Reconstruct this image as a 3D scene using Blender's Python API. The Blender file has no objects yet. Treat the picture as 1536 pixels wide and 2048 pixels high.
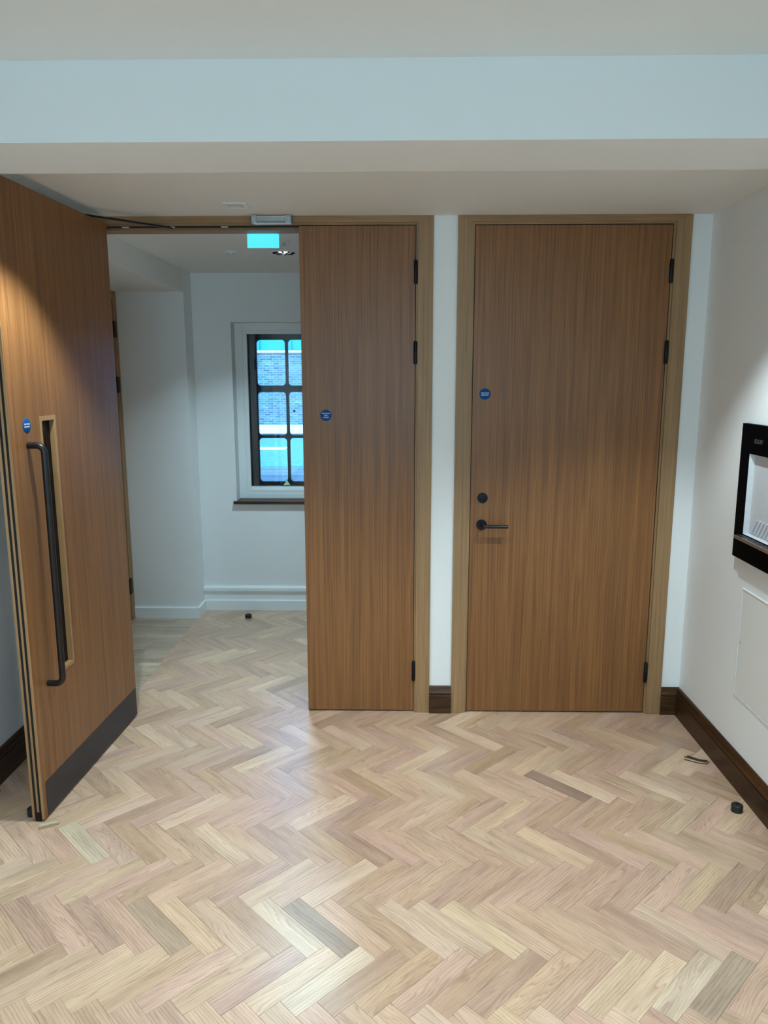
import bpy, bmesh, math, random
from mathutils import Vector, Matrix

C = bpy.context.scene.collection
SC = bpy.context.scene
PI = math.pi

# ------------------------------------------------------------------ camera
cam_d = bpy.data.cameras.new('camera')
cam = bpy.data.objects.new('camera', cam_d)
C.objects.link(cam)
cam_d.sensor_fit = 'AUTO'
cam_d.sensor_width = 36.0
cam_d.lens = 1506.393 / 2048.0 * 36.0
cam_d.clip_start = 0.02
cam_d.clip_end = 400
CAM = Vector((-0.36794, -3.74487, 1.75814))
cr = Vector((0.999841, 0.017779, -0.001097))
cd = Vector((0.002105, -0.179092, -0.983830))
cf = Vector((-0.017688, 0.983672, -0.179101))
m3 = Matrix((cr, -cd, -cf)).transposed()
cam.matrix_world = Matrix.Translation(CAM) @ m3.to_4x4()
SC.camera = cam

# ------------------------------------------------------------------ world and exposure
world = bpy.data.worlds.new('sky')
SC.world = world
world.use_nodes = True
wn = world.node_tree.nodes
wl = world.node_tree.links
wn.clear()
w_out = wn.new('ShaderNodeOutputWorld')
w_bg = wn.new('ShaderNodeBackground')
w_sky = wn.new('ShaderNodeTexSky')
w_sky.sky_type = 'NISHITA'
w_sky.sun_disc = False
w_sky.sun_elevation = math.radians(48)
w_sky.sun_rotation = math.radians(190)
w_sky.air_density = 1.0
w_sky.dust_density = 0.2
w_sky.ozone_density = 2.5
w_mul = wn.new('ShaderNodeMix')
w_mul.data_type = 'RGBA'
w_mul.blend_type = 'MULTIPLY'
w_mul.inputs['Factor'].default_value = 1.0
w_mul.inputs['B'].default_value = (0.50, 0.82, 1.0, 1)     # daylight seen with an indoor white balance
wl.new(w_sky.outputs['Color'], w_mul.inputs['A'])
wl.new(w_mul.outputs['Result'], w_bg.inputs['Color'])
w_bg.inputs['Strength'].default_value = 1.7
wl.new(w_bg.outputs['Background'], w_out.inputs['Surface'])

SC.view_settings.view_transform = 'Standard'
SC.view_settings.look = 'None'
SC.view_settings.gamma = 1.0
SC.view_settings.exposure = 0.0
SC.view_settings.use_curve_mapping = False
SC.cycles.use_denoising = True
SC.cycles.max_bounces = 10
SC.cycles.diffuse_bounces = 6
SC.cycles.caustics_reflective = False
SC.cycles.caustics_refractive = False


def light(name, kind, loc, energy, color, rot=(0, 0, 0), **kw):
    d = bpy.data.lights.new(name, kind)
    d.energy = energy
    d.color = color
    for k, v in kw.items():
        setattr(d, k, v)
    o = bpy.data.objects.new(name, d)
    o.location = loc
    o.rotation_euler = rot
    C.objects.link(o)
    return o


# sun on the street: comes from behind the building, so none of it enters the window
light('sun', 'SUN', (0, 0, 12), 5.5, (0.50, 0.86, 1.0), (math.radians(42), 0, math.radians(-12)), angle=0.009)
# opening of the window, lets the sky light be sampled through it
port = light('window_portal', 'AREA', (-1.1, 2.10, 1.49), 1.0, (1, 1, 1), (math.radians(90), 0, PI), shape='RECTANGLE', size=0.96, size_y=1.3)
port.data.cycles.is_portal = True
LED = (0.82, 1.0, 1.08)
DOWNLIGHTS = [(0.45, -2.6), (-1.35, -2.6), (0.45, -4.6), (-1.35, -4.6)]
RECESS_LIGHTS = [(0.62, -1.02), (-0.42, -1.02), (-1.44, -1.04)]
RECESS_W = [80.0, 36.0, 100.0]
for (lx, ly) in DOWNLIGHTS:
    light('downlight_lamp', 'AREA', (lx, ly, 2.612), 13.0, LED, (0, 0, 0), shape='DISK', size=0.13, spread=math.radians(125))
for (lx, ly), lw in zip(RECESS_LIGHTS, RECESS_W):
    light('recess_lamp', 'SPOT', (lx, ly, 2.484), lw, LED, (0, 0, 0), spot_size=math.radians(92), spot_blend=0.5, shadow_soft_size=0.02)
# fill lamp added behind the camera, stands in for inferred cool daylight
light('rear_daylight_fill', 'AREA', (-0.5, -6.57, 1.60), 45.0, (0.39, 0.94, 1.32), (math.radians(90), 0, 0), shape='RECTANGLE', size=2.1, size_y=1.35)
light('lobby_downlight_lamp', 'AREA', (-1.037, 0.863, 2.452), 14.0, (0.66, 1.0, 1.18), (0, 0, 0), shape='DISK', size=0.12, spread=math.radians(115))

# ------------------------------------------------------------------ materials
def mat(name):
    m = bpy.data.materials.new(name)
    m.use_nodes = True
    nt = m.node_tree
    return m, nt.nodes, nt.links, nt.nodes['Principled BSDF']


def noise(n, scale, detail=3, rough=0.5):
    t = n.new('ShaderNodeTexNoise')
    t.inputs['Scale'].default_value = scale
    t.inputs['Detail'].default_value = detail
    t.inputs['Roughness'].default_value = rough
    return t


def mapping(n, l, src, scale, loc=None):
    t = n.new('ShaderNodeMapping')
    t.inputs['Scale'].default_value = scale
    if loc is not None:
        t.inputs['Location'].default_value = loc
    l.new(src, t.inputs['Vector'])
    return t


def ramp(n, l, src, stops):
    r = n.new('ShaderNodeValToRGB')
    el = r.color_ramp.elements
    while len(el) < len(stops):
        el.new(0.5)
    for e, (p, c) in zip(el, stops):
        e.position = p
        e.color = c if len(c) == 4 else (*c, 1)
    l.new(src, r.inputs['Fac'])
    return r


def mixc(n, l, a, b, fac, mode='MIX'):
    t = n.new('ShaderNodeMix')
    t.data_type = 'RGBA'
    t.blend_type = mode
    for key, v in (('A', a), ('B', b)):
        if isinstance(v, tuple):
            t.inputs[key].default_value = v if len(v) == 4 else (*v, 1)
        else:
            l.new(v, t.inputs[key])
    if isinstance(fac, (int, float)):
        t.inputs['Factor'].default_value = fac
    else:
        l.new(fac, t.inputs['Factor'])
    return t.outputs['Result']


def bump(n, l, bsdf, src, strength, dist=0.001):
    b = n.new('ShaderNodeBump')
    b.inputs['Strength'].default_value = strength
    b.inputs['Distance'].default_value = dist
    l.new(src, b.inputs['Height'])
    l.new(b.outputs['Normal'], bsdf.inputs['Normal'])


def plain(name, col, rough=0.5, metal=0.0, grain=0.0, gscale=60, spec=0.5):
    m, n, l, b = mat(name)
    b.inputs['Roughness'].default_value = rough
    b.inputs['Metallic'].default_value = metal
    b.inputs['Specular IOR Level'].default_value = spec
    tc = n.new('ShaderNodeTexCoord')
    t = noise(n, gscale, 3)
    l.new(tc.outputs['Object'], t.inputs['Vector'])
    k = 1 - grain
    r = ramp(n, l, t.outputs['Fac'], [(0.3, tuple(c * k for c in col)), (0.7, tuple(min(1, c * (1 + grain)) for c in col))])
    l.new(r.outputs['Color'], b.inputs['Base Color'])
    return m


def paint(name, col, rough=0.55):
    m, n, l, b = mat(name)
    b.inputs['Roughness'].default_value = rough
    b.inputs['Specular IOR Level'].default_value = 0.25
    tc = n.new('ShaderNodeTexCoord')
    t = noise(n, 1.3, 4, 0.6)
    l.new(tc.outputs['Object'], t.inputs['Vector'])
    r = ramp(n, l, t.outputs['Fac'], [(0.3, tuple(c * 0.975 for c in col)), (0.7, col)])
    l.new(r.outputs['Color'], b.inputs['Base Color'])
    t2 = noise(n, 170, 2)
    l.new(tc.outputs['Object'], t2.inputs['Vector'])
    bump(n, l, b, t2.outputs['Fac'], 0.06, 0.0006)
    return m


def wood(name, light_c, dark_c, axis='Z', fine=230.0, rough=0.42, streak=0.35, wav=0.6, per_object=False, coat=0.0, contrast=0.5, spec=0.5):
    """grain along one axis: broad tone bands, fine pore lines and a little waviness."""
    m, n, l, b = mat(name)
    tc = n.new('ShaderNodeTexCoord')
    src = tc.outputs['Object']
    if per_object:
        oi = n.new('ShaderNodeObjectInfo')
        mul = n.new('ShaderNodeVectorMath')
        mul.operation = 'MULTIPLY_ADD'
        comb = n.new('ShaderNodeCombineXYZ')
        for k in 'XYZ':
            l.new(oi.outputs['Random'], comb.inputs[k])
        mul.inputs[1].default_value = (13.1, 37.7, 71.3)
        l.new(comb.outputs['Vector'], mul.inputs[0])
        l.new(src, mul.inputs[2])
        src = mul.outputs['Vector']
    lo = {'X': (0.10, 1, 1), 'Y': (1, 0.10, 1), 'Z': (2.2, 2.2, 0.05)}[axis]
    # waviness shared by the layers
    wv = noise(n, 2.2, 2)
    wm = mapping(n, l, src, {'X': (0.8, 2, 2), 'Y': (2, 0.8, 2), 'Z': (2, 2, 0.55)}[axis])
    l.new(wm.outputs['Vector'], wv.inputs['Vector'])
    sc = n.new('ShaderNodeVectorMath')
    sc.operation = 'SCALE'
    sc.inputs['Scale'].default_value = 0.02 * wav
    l.new(wv.outputs['Color'], sc.inputs[0])
    ad = n.new('ShaderNodeVectorMath')
    ad.operation = 'ADD'
    l.new(src, ad.inputs[0])
    l.new(sc.outputs['Vector'], ad.inputs[1])
    warped = ad.outputs['Vector']
    m1 = mapping(n, l, warped, tuple(v * 26 for v in lo))
    n1 = noise(n, 1.0, 4, 0.55)
    l.new(m1.outputs['Vector'], n1.inputs['Vector'])
    f = {'X': (0.012, 1, 1), 'Y': (1, 0.012, 1), 'Z': (1, 1, 0.0045)}[axis]
    m2 = mapping(n, l, warped, tuple(v * fine for v in f))
    n2 = noise(n, 1.0, 3, 0.6)
    l.new(m2.outputs['Vector'], n2.inputs['Vector'])
    r1 = ramp(n, l, n1.outputs['Fac'], [(0.5 - contrast * 0.45, dark_c), (0.5 + contrast * 0.45, light_c)])
    r2 = ramp(n, l, n2.outputs['Fac'], [(0.32, (1 - streak,) * 3), (0.62, (1.0, 1.0, 1.0))])
    col = mixc(n, l, r1.outputs['Color'], r2.outputs['Color'], 1.0, 'MULTIPLY')
    l.new(col, b.inputs['Base Color'])
    b.inputs['Roughness'].default_value = rough
    b.inputs['Coat Weight'].default_value = coat
    b.inputs['Coat Roughness'].default_value = 0.25
    b.inputs['Specular IOR Level'].default_value = spec
    bump(n, l, b, n2.outputs['Fac'], 0.12, 0.0006)
    return m


def parquet(name, merged=False):
    """light lacquered oak blocks: each block its own tint (object colour or face attribute) and its own cut of the grain."""
    m, n, l, b = mat(name)
    if merged:
        uv = n.new('ShaderNodeAttribute')
        uv.attribute_type = 'GEOMETRY'
        uv.attribute_name = 'grain_pos'
        pos = uv.outputs['Vector']
        ta = n.new('ShaderNodeAttribute')
        ta.attribute_type = 'GEOMETRY'
        ta.attribute_name = 'tint'
        tint = ta.outputs['Color']
        rn = n.new('ShaderNodeAttribute')
        rn.attribute_type = 'GEOMETRY'
        rn.attribute_name = 'cut'
        rnd = rn.outputs['Fac']
    else:
        tc = n.new('ShaderNodeTexCoord')
        pos = tc.outputs['Object']
        oi = n.new('ShaderNodeObjectInfo')
        tint = oi.outputs['Color']
        rnd = oi.outputs['Random']
    comb = n.new('ShaderNodeCombineXYZ')
    for k in 'XYZ':
        l.new(rnd, comb.inputs[k])
    ma = n.new('ShaderNodeVectorMath')
    ma.operation = 'MULTIPLY_ADD'
    ma.inputs[1].default_value = (57.3, 23.9, 91.7)
    l.new(comb.outputs['Vector'], ma.inputs[0])
    l.new(pos, ma.inputs[2])
    p = ma.outputs['Vector']
    # growth rings: a field stretched along the block, cut into bands; some blocks wander a lot (cathedral), most hardly
    fm = mapping(n, l, p, (3.2, 17.0, 1.0))
    field = noise(n, 1.0, 1.5, 0.45)
    l.new(fm.outputs['Vector'], field.inputs['Vector'])
    sep = n.new('ShaderNodeSeparateXYZ')
    l.new(p, sep.inputs['Vector'])
    amt = n.new('ShaderNodeMath')          # how much this block wanders
    amt.operation = 'POWER'
    fr = n.new('ShaderNodeMath')
    fr.operation = 'MULTIPLY'
    fr.inputs[1].default_value = 7.31
    l.new(rnd, fr.inputs[0])
    fr2 = n.new('ShaderNodeMath')
    fr2.operation = 'FRACT'
    l.new(fr.outputs[0], fr2.inputs[0])
    l.new(fr2.outputs[0], amt.inputs[0])
    amt.inputs[1].default_value = 1.5
    k1 = n.new('ShaderNodeMath')
    k1.operation = 'MULTIPLY_ADD'
    k1.inputs[1].default_value = 12.0
    k1.inputs[2].default_value = 1.2
    l.new(amt.outputs[0], k1.inputs[0])
    f2 = n.new('ShaderNodeMath')
    f2.operation = 'MULTIPLY'
    l.new(field.outputs['Fac'], f2.inputs[0])
    l.new(k1.outputs[0], f2.inputs[1])
    yy = n.new('ShaderNodeMath')
    yy.operation = 'MULTIPLY_ADD'
    yy.inputs[1].default_value = 95.0
    l.new(sep.outputs['Y'], yy.inputs[0])
    l.new(f2.outputs[0], yy.inputs[2])
    jm = mapping(n, l, p, (9.0, 130.0, 1.0))
    jit = noise(n, 1.0, 2)
    l.new(jm.outputs['Vector'], jit.inputs['Vector'])
    yj = n.new('ShaderNodeMath')
    yj.operation = 'MULTIPLY_ADD'
    yj.inputs[1].default_value = 1.1
    l.new(jit.outputs['Fac'], yj.inputs[0])
    l.new(yy.outputs[0], yj.inputs[2])
    ring = n.new('ShaderNodeMath')
    ring.operation = 'FRACT'
    l.new(yj.outputs[0], ring.inputs[0])
    rr = ramp(n, l, ring.outputs[0], [(0.0, (0.74, 0.70, 0.66)), (0.22, (0.93, 0.91, 0.88)), (0.55, (1.02, 1.02, 1.01)), (0.88, (1.06, 1.06, 1.05)), (1.0, (0.74, 0.70, 0.66))])
    # broad tone along the block
    bm_ = mapping(n, l, p, (4.0, 28.0, 1.0))
    bt = noise(n, 1.0, 3)
    l.new(bm_.outputs['Vector'], bt.inputs['Vector'])
    rb = ramp(n, l, bt.outputs['Fac'], [(0.28, (0.80, 0.78, 0.76)), (0.5, (1.0, 0.99, 0.98)), (0.72, (1.12, 1.13, 1.12))])
    # pores
    pm = mapping(n, l, p, (22.0, 900.0, 1.0))
    pn = noise(n, 1.0, 2)
    l.new(pm.outputs['Vector'], pn.inputs['Vector'])
    rp = ramp(n, l, pn.outputs['Fac'], [(0.33, (0.80, 0.77, 0.74)), (0.47, (1, 1, 1))])
    c = mixc(n, l, tint, rr.outputs['Color'], 0.9, 'MULTIPLY')
    c = mixc(n, l, c, rb.outputs['Color'], 1.0, 'MULTIPLY')
    c = mixc(n, l, c, rp.outputs['Color'], 0.9, 'MULTIPLY')
    l.new(c, b.inputs['Base Color'])
    b.inputs['Roughness'].default_value = 0.30
    b.inputs['Specular IOR Level'].default_value = 0.95
    bump(n, l, b, pn.outputs['Fac'], 0.06, 0.0004)
    return m


M = {}
M['white'] = paint('white_wall_paint', (0.80, 0.80, 0.785))
M['white_trim'] = paint('white_satin_paint', (0.80, 0.81, 0.80), 0.35)
M['ceiling'] = paint('white_ceiling_paint', (0.78, 0.78, 0.76), 0.7)
M['veneer'] = wood('oak_veneer_door', (0.305, 0.131, 0.043), (0.225, 0.094, 0.031), 'Z', 260, 0.37, 0.42, 0.7, contrast=0.40, spec=0.36)
M['lipping'] = wood('oak_lipping', (0.42, 0.235, 0.10), (0.32, 0.17, 0.07), 'Z', 260, 0.45, 0.2, 0.6)
M['oak_v'] = wood('oak_frame_upright', (0.385, 0.225, 0.100), (0.270, 0.150, 0.064), 'Z', 200, 0.5, 0.26, 1.6, per_object=True, contrast=0.5)
M['oak_h'] = wood('oak_frame_head', (0.385, 0.225, 0.100), (0.255, 0.140, 0.060), 'X', 200, 0.5, 0.26, 1.6, per_object=True, contrast=0.5)
M['dark_x'] = wood('dark_stained_oak_across', (0.120, 0.050, 0.014), (0.025, 0.009, 0.003), 'X', 150, 0.4, 0.5, 2.5, contrast=0.42, spec=0.3)
M['dark_y'] = wood('dark_stained_oak_along', (0.085, 0.032, 0.008), (0.026, 0.009, 0.003), 'Y', 150, 0.4, 0.5, 2.0, contrast=0.45, spec=0.25)
M['parquet'] = parquet('oak_parquet_block')
M['parquet_far'] = parquet('oak_parquet_field', True)
M['joint'] = plain('floor_joint', (0.16, 0.10, 0.06), 0.8, grain=0.2)
M['black'] = plain('black_metal', (0.004, 0.004, 0.005), 0.42, 0.0, 0.15, 60, 0.25)
M['bronze'] = plain('dark_bronze_metal', (0.030, 0.026, 0.026), 0.32, 0.7, 0.15)
M['kick'] = plain('dark_bronze_plate', (0.038, 0.034, 0.036), 0.45, 0.5, 0.10, 9)
M['rubber'] = plain('black_rubber', (0.010, 0.010, 0.011), 0.6, 0, 0.2)
M['seal'] = plain('black_seal', (0.006, 0.006, 0.006), 0.9, 0, 0.2)
M['alu'] = plain('satin_aluminium', (0.42, 0.46, 0.46), 0.38, 0.9, 0.08, 25)
M['steel'] = plain('stainless_steel', (0.55, 0.56, 0.57), 0.3, 1.0, 0.06, 30)
M['alcove'] = plain('grey_plastic', (0.55, 0.55, 0.56), 0.45, 0, 0.04)
M['grille'] = plain('pale_grey_grille', (0.62, 0.63, 0.65), 0.4, 0, 0.03)
M['gloss_black'] = plain('gloss_black_panel', (0.0015, 0.0015, 0.002), 0.5, 0, 0.1, 20, 0.02)
M['blue'] = plain('blue_sign_plastic', (0.003, 0.070, 0.235), 0.5, 0, 0.05, 60, 0.15)
M['sign_white'] = plain('white_sign_print', (0.75, 0.78, 0.8), 0.5, 0, 0.02)
M['logo'] = plain('grey_logo_print', (0.09, 0.09, 0.095), 0.5, 0, 0.02, 60, 0.1)
M['panel'] = paint('access_panel_paint', (0.74, 0.73, 0.69), 0.5)
M['iron'] = plain('black_painted_iron', (0.005, 0.009, 0.017), 0.5, 0, 0.35, 40, 0.3)
M['cut_wood'] = wood('raw_wood', (0.52, 0.40, 0.25), (0.40, 0.29, 0.18), 'X', 180, 0.7, 0.25, 1.0)
M['bark'] = plain('dark_brown_strip', (0.055, 0.035, 0.020), 0.6, 0, 0.4, 200)
M['plastic_w'] = plain('white_plastic', (0.75, 0.76, 0.76), 0.35, 0, 0.03)
M['clip'] = plain('pale_clip', (0.75, 0.70, 0.68), 0.5, 0, 0.05)
M['reflector'] = plain('mirror_reflector', (0.85, 0.87, 0.9), 0.12, 1.0, 0.05, 60)
M['sticker'] = plain('pale_green_sticker', (0.55, 0.85, 0.55), 0.5, 0, 0.1)


def glass(name, tint=(1, 1, 1), gloss=0.06):
    m, n, l, b = mat(name)
    n.remove(b)
    out = n['Material Output']
    tr = n.new('ShaderNodeBsdfTransparent')
    tr.inputs['Color'].default_value = (*tint, 1)
    gl = n.new('ShaderNodeBsdfGlossy')
    gl.inputs['Roughness'].default_value = 0.02
    fz = n.new('ShaderNodeFresnel')
    fz.inputs['IOR'].default_value = 1.45
    mx = n.new('ShaderNodeMixShader')
    l.new(fz.outputs['Fac'], mx.inputs['Fac'])
    l.new(tr.outputs['BSDF'], mx.inputs[1])
    l.new(gl.outputs['BSDF'], mx.inputs[2])
    l.new(mx.outputs['Shader'], out.inputs['Surface'])
    return m


def emit(name, col, strength):
    m, n, l, b = mat(name)
    b.inputs['Base Color'].default_value = (*col, 1)
    b.inputs['Emission Color'].default_value = (*col, 1)
    b.inputs['Emission Strength'].default_value = strength
    return m


M['glass'] = glass('clear_glass', (0.97, 0.985, 0.98))
M['exit'] = emit('lit_exit_panel', (0.09, 0.74, 0.95), 0.88)
M['frosted'] = plain('frosted_glass', (0.75, 0.80, 0.82), 0.6, 0, 0.02)
M['lens'] = plain('clear_lens', (0.70, 0.73, 0.73), 0.25, 0, 0.05)
M['led_dim'] = emit('lobby_lamp_lens', (0.85, 0.97, 1.0), 1.1)
M['led'] = emit('led_lit_lens', LED, 5.0)


def brickwork():
    m, n, l, b = mat('far_brickwork')
    tc = n.new('ShaderNodeTexCoord')
    sw = n.new('ShaderNodeSeparateXYZ')
    l.new(tc.outputs['Object'], sw.inputs['Vector'])
    cb = n.new('ShaderNodeCombineXYZ')
    l.new(sw.outputs['X'], cb.inputs['X'])
    l.new(sw.outputs['Z'], cb.inputs['Y'])
    t = n.new('ShaderNodeTexBrick')
    t.inputs['Scale'].default_value = 1.0
    t.inputs['Brick Width'].default_value = 0.225
    t.inputs['Row Height'].default_value = 0.075
    t.inputs['Mortar Size'].default_value = 0.009
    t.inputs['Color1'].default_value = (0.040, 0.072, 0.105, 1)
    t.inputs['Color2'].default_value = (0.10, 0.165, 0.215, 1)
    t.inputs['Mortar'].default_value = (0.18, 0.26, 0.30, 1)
    l.new(cb.outputs['Vector'], t.inputs['Vector'])
    ns = noise(n, 2.2, 5, 0.65)
    mp = mapping(n, l, cb.outputs['Vector'], (1, 2.4, 1))
    l.new(mp.outputs['Vector'], ns.inputs['Vector'])
    r = ramp(n, l, ns.outputs['Fac'], [(0.35, (0.75, 0.75, 0.75)), (0.62, (1.0, 1.0, 1.0)), (0.72, (1.7, 1.7, 1.65))])
    c = mixc(n, l, t.outputs['Color'], r.outputs['Color'], 0.9, 'MULTIPLY')
    l.new(c, b.inputs['Base Color'])
    b.inputs['Roughness'].default_value = 0.85
    bump(n, l, b, t.outputs['Fac'], -0.5, 0.01)
    return m


M['brick'] = brickwork()
M['hoarding'] = plain('blue_painted_hoarding', (0.002, 0.24, 0.48), 0.7, 0, 0.06, 2)
M['stone'] = plain('pale_stone', (0.62, 0.60, 0.55), 0.8, 0, 0.06, 3)
M['road'] = plain('worn_asphalt', (0.09, 0.25, 0.25), 0.9, 0, 0.22, 9)
M['paving'] = plain('grey_paving', (0.13, 0.16, 0.16), 0.9, 0, 0.12, 6)
M['line'] = plain('white_road_paint', (0.85, 0.85, 0.82), 0.8, 0, 0.08, 10)

# ------------------------------------------------------------------ mesh helpers
def box(bm, x0, x1, y0, y1, z0, z1, bev=0.0):
    vs = [bm.verts.new(v) for v in ((x0, y0, z0), (x1, y0, z0), (x1, y1, z0), (x0, y1, z0), (x0, y0, z1), (x1, y0, z1), (x1, y1, z1), (x0, y1, z1))]
    fs = [bm.faces.new([vs[i] for i in f]) for f in ((3, 2, 1, 0), (4, 5, 6, 7), (0, 1, 5, 4), (1, 2, 6, 5), (2, 3, 7, 6), (3, 0, 4, 7))]
    if bev > 0:
        ed = list({e for f in fs for e in f.edges})
        bmesh.ops.bevel(bm, geom=ed, offset=bev, segments=2, profile=0.6, affect='EDGES')
    return bm


def nb():
    return bmesh.new()


def bx(*a, **k):
    return box(nb(), *a, **k)


def lathe(bm, prof, seg=32, mtx=None):
    """revolve (r, z) pairs about local z; mtx places it."""
    rings = []
    for (r, z) in prof:
        if r < 1e-6:
            rings.append([bm.verts.new((0, 0, z))])
        else:
            rings.append([bm.verts.new((r * math.cos(2 * PI * i / seg), r * math.sin(2 * PI * i / seg), z)) for i in range(seg)])
    nv = [v for r in rings for v in r]
    for a, b in zip(rings[:-1], rings[1:]):
        for i in range(seg):
            j = (i + 1) % seg
            if len(a) == 1 and len(b) == 1:
                continue
            if len(a) == 1:
                bm.faces.new((a[0], b[i], b[j]))
            elif len(b) == 1:
                bm.faces.new((a[i], a[j], b[0]))
            else:
                bm.faces.new((a[i], a[j], b[j], b[i]))
    if mtx is not None:
        bmesh.ops.transform(bm, matrix=mtx, verts=nv)
    return bm


def tube(bm, pts, r, seg=16, cap=True):
    pts = [Vector(p) for p in pts]
    rings = []
    up = None
    for i, p in enumerate(pts):
        t = (pts[min(i + 1, len(pts) - 1)] - pts[max(i - 1, 0)]).normalized()
        if up is None:
            up = t.orthogonal().normalized()
        up = (up - t * up.dot(t)).normalized()
        s = t.cross(up)
        rings.append([bm.verts.new(p + (up * math.cos(2 * PI * k / seg) + s * math.sin(2 * PI * k / seg)) * r) for k in range(seg)])
    for a, b in zip(rings[:-1], rings[1:]):
        for i in range(seg):
            j = (i + 1) % seg
            bm.faces.new((a[i], a[j], b[j], b[i]))
    if cap:
        bm.faces.new(list(reversed(rings[0])))
        bm.faces.new(rings[-1])
    return bm


def arc_path(p0, corner, p1, rad, n=8):
    """two straight runs joined by a quarter bend of radius rad at corner."""
    p0, corner, p1 = Vector(p0), Vector(corner), Vector(p1)
    a = (p0 - corner).normalized()
    b = (p1 - corner).normalized()
    c = corner + (a + b) * rad
    out = [p0]
    for i in range(n + 1):
        t = i / n * PI / 2
        out.append(c - b * rad * math.cos(t) - a * rad * math.sin(t))
    out.append(p1)
    return out


def prism(bm, poly, axis, a, b):
    """extrude a 2-D outline along x ('x': poly is y,z) or y ('y': poly is x,z)."""
    f = (lambda p, t: (t, p[0], p[1])) if axis == 'x' else (lambda p, t: (p[0], t, p[1]))
    A = [bm.verts.new(f(p, a)) for p in poly]
    B = [bm.verts.new(f(p, b)) for p in poly]
    k = len(poly)
    for i in range(k):
        j = (i + 1) % k
        bm.faces.new((A[i], A[j], B[j], B[i]))
    bm.faces.new(A)
    bm.faces.new(list(reversed(B)))
    return bm


def build(name, bm, m, parent=None, smooth=False, kind=None, label=None, cat=None, group=None):
    bmesh.ops.recalc_face_normals(bm, faces=bm.faces)
    me = bpy.data.meshes.new(name)
    bm.to_mesh(me)
    bm.free()
    me.materials.append(m)
    if smooth:
        for p in me.polygons:
            p.use_smooth = True
        me.set_sharp_from_angle(angle=math.radians(38))
    o = bpy.data.objects.new(name, me)
    C.objects.link(o)
    if parent:
        o.parent = parent
    tag(o, label, cat, group, kind)
    return o


def tag(o, label=None, cat=None, group=None, kind=None):
    if label:
        o['label'] = label
    if cat:
        o['category'] = cat
    if group:
        o['group'] = group
    if kind:
        o['kind'] = kind
    return o


def thing(name, loc, rotz=0, label=None, cat=None, group=None, kind=None):
    o = bpy.data.objects.new(name, None)
    C.objects.link(o)
    o.empty_display_size = 0.1
    o.location = loc
    o.rotation_euler = (0, 0, rotz)
    return tag(o, label, cat, group, kind)


def text_bm(body, size, right, up, normal, origin, bold=0.0, shear=0.0, align='CENTER', spacing=1.0):
    cu = bpy.data.curves.new('lettering', 'FONT')
    cu.body = body
    cu.size = size
    cu.align_x = align
    cu.align_y = 'CENTER'
    cu.extrude = 0.0001
    cu.offset = bold
    cu.shear = shear
    cu.space_character = spacing
    cu.resolution_u = 3
    o = bpy.data.objects.new('lettering', cu)
    C.objects.link(o)
    dg = bpy.context.evaluated_depsgraph_get()
    me = bpy.data.meshes.new_from_object(o.evaluated_get(dg))
    bpy.data.objects.remove(o)
    bpy.data.curves.remove(cu)
    bm = nb()
    bm.from_mesh(me)
    bpy.data.meshes.remove(me)
    mt = Matrix((Vector(right), Vector(up), Vector(normal))).transposed().to_4x4()
    bmesh.ops.transform(bm, matrix=Matrix.Translation(Vector(origin)) @ mt, verts=bm.verts)
    return bm


def join(a, b):
    me = bpy.data.meshes.new('tmp')
    b.to_mesh(me)
    a.from_mesh(me)
    bpy.data.meshes.remove(me)
    b.free()
    return a


RX = Matrix.Rotation(PI / 2, 4, 'X')      # local z -> -y

# ------------------------------------------------------------------ room shell
XR = 1.109      # right wall
XL = -2.115     # left wall
SOF = 2.497     # soffit above the doors
CEIL = 2.629
LOBC = 2.465
LXL, LXR = -2.308, 1.109
LYB = 1.757     # far wall of the lobby
PX, PY, PZ = -1.832, 1.554, 2.319


def struct(name, bm, m, label, cat, parent=None):
    return build(name, bm, m, parent, kind='structure', label=label, cat=cat)


# wall with the doors
b = nb()
box(b, LXL - 0.15, -1.845, 0, 0.15, 0, 2.78)
box(b, -0.262, -0.022, 0, 0.15, 0, 2.78)
box(b, 0.949, XR + 0.15, 0, 0.15, 0, 2.78)
box(b, -1.845, -0.262, 0, 0.15, 2.470, 2.78)
box(b, -0.022, 0.949, 0, 0.15, 2.470, 2.78)
struct('wall_back', b, M['white'], 'white painted wall holding the double doors and the single door', 'wall')
struct('wall_right', bx(XR, XR + 0.15, -6.6, 0, 0, 2.78), M['white'], 'white painted side wall with the black framed drinking fountain', 'wall')
struct('wall_left', bx(XL - 0.15, XL, -6.6, 0, 0, 2.78), M['white'], 'white painted side wall in shade behind the open door', 'wall')
b = nb()
box(b, XL - 0.15, -1.6, -6.75, -6.6, 0, 2.78)
box(b, 0.6, XR + 0.15, -6.75, -6.6, 0, 2.78)
box(b, -1.6, 0.6, -6.75, -6.6, 0, 0.88)
box(b, -1.6, 0.6, -6.75, -6.6, 2.32, 2.78)
struct('wall_front', b, M['white'], 'white painted end wall of the room facing the doors', 'wall')
struct('ceiling', bx(XL - 0.15, XR + 0.15, -6.6, -1.451, CEIL, 2.78), M['ceiling'], 'flat white ceiling of the room above the dropped beam', 'ceiling')
struct('ceiling_beam', bx(XL, XR, -1.451, -1.12, 2.413, 2.78), M['ceiling'], 'white boxed beam crossing the ceiling in front of the doors', 'beam')
struct('ceiling_soffit', bx(XL, XR, -1.12, 0, SOF, 2.78), M['ceiling'], 'white soffit strip directly above the door frames', 'soffit')

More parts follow.
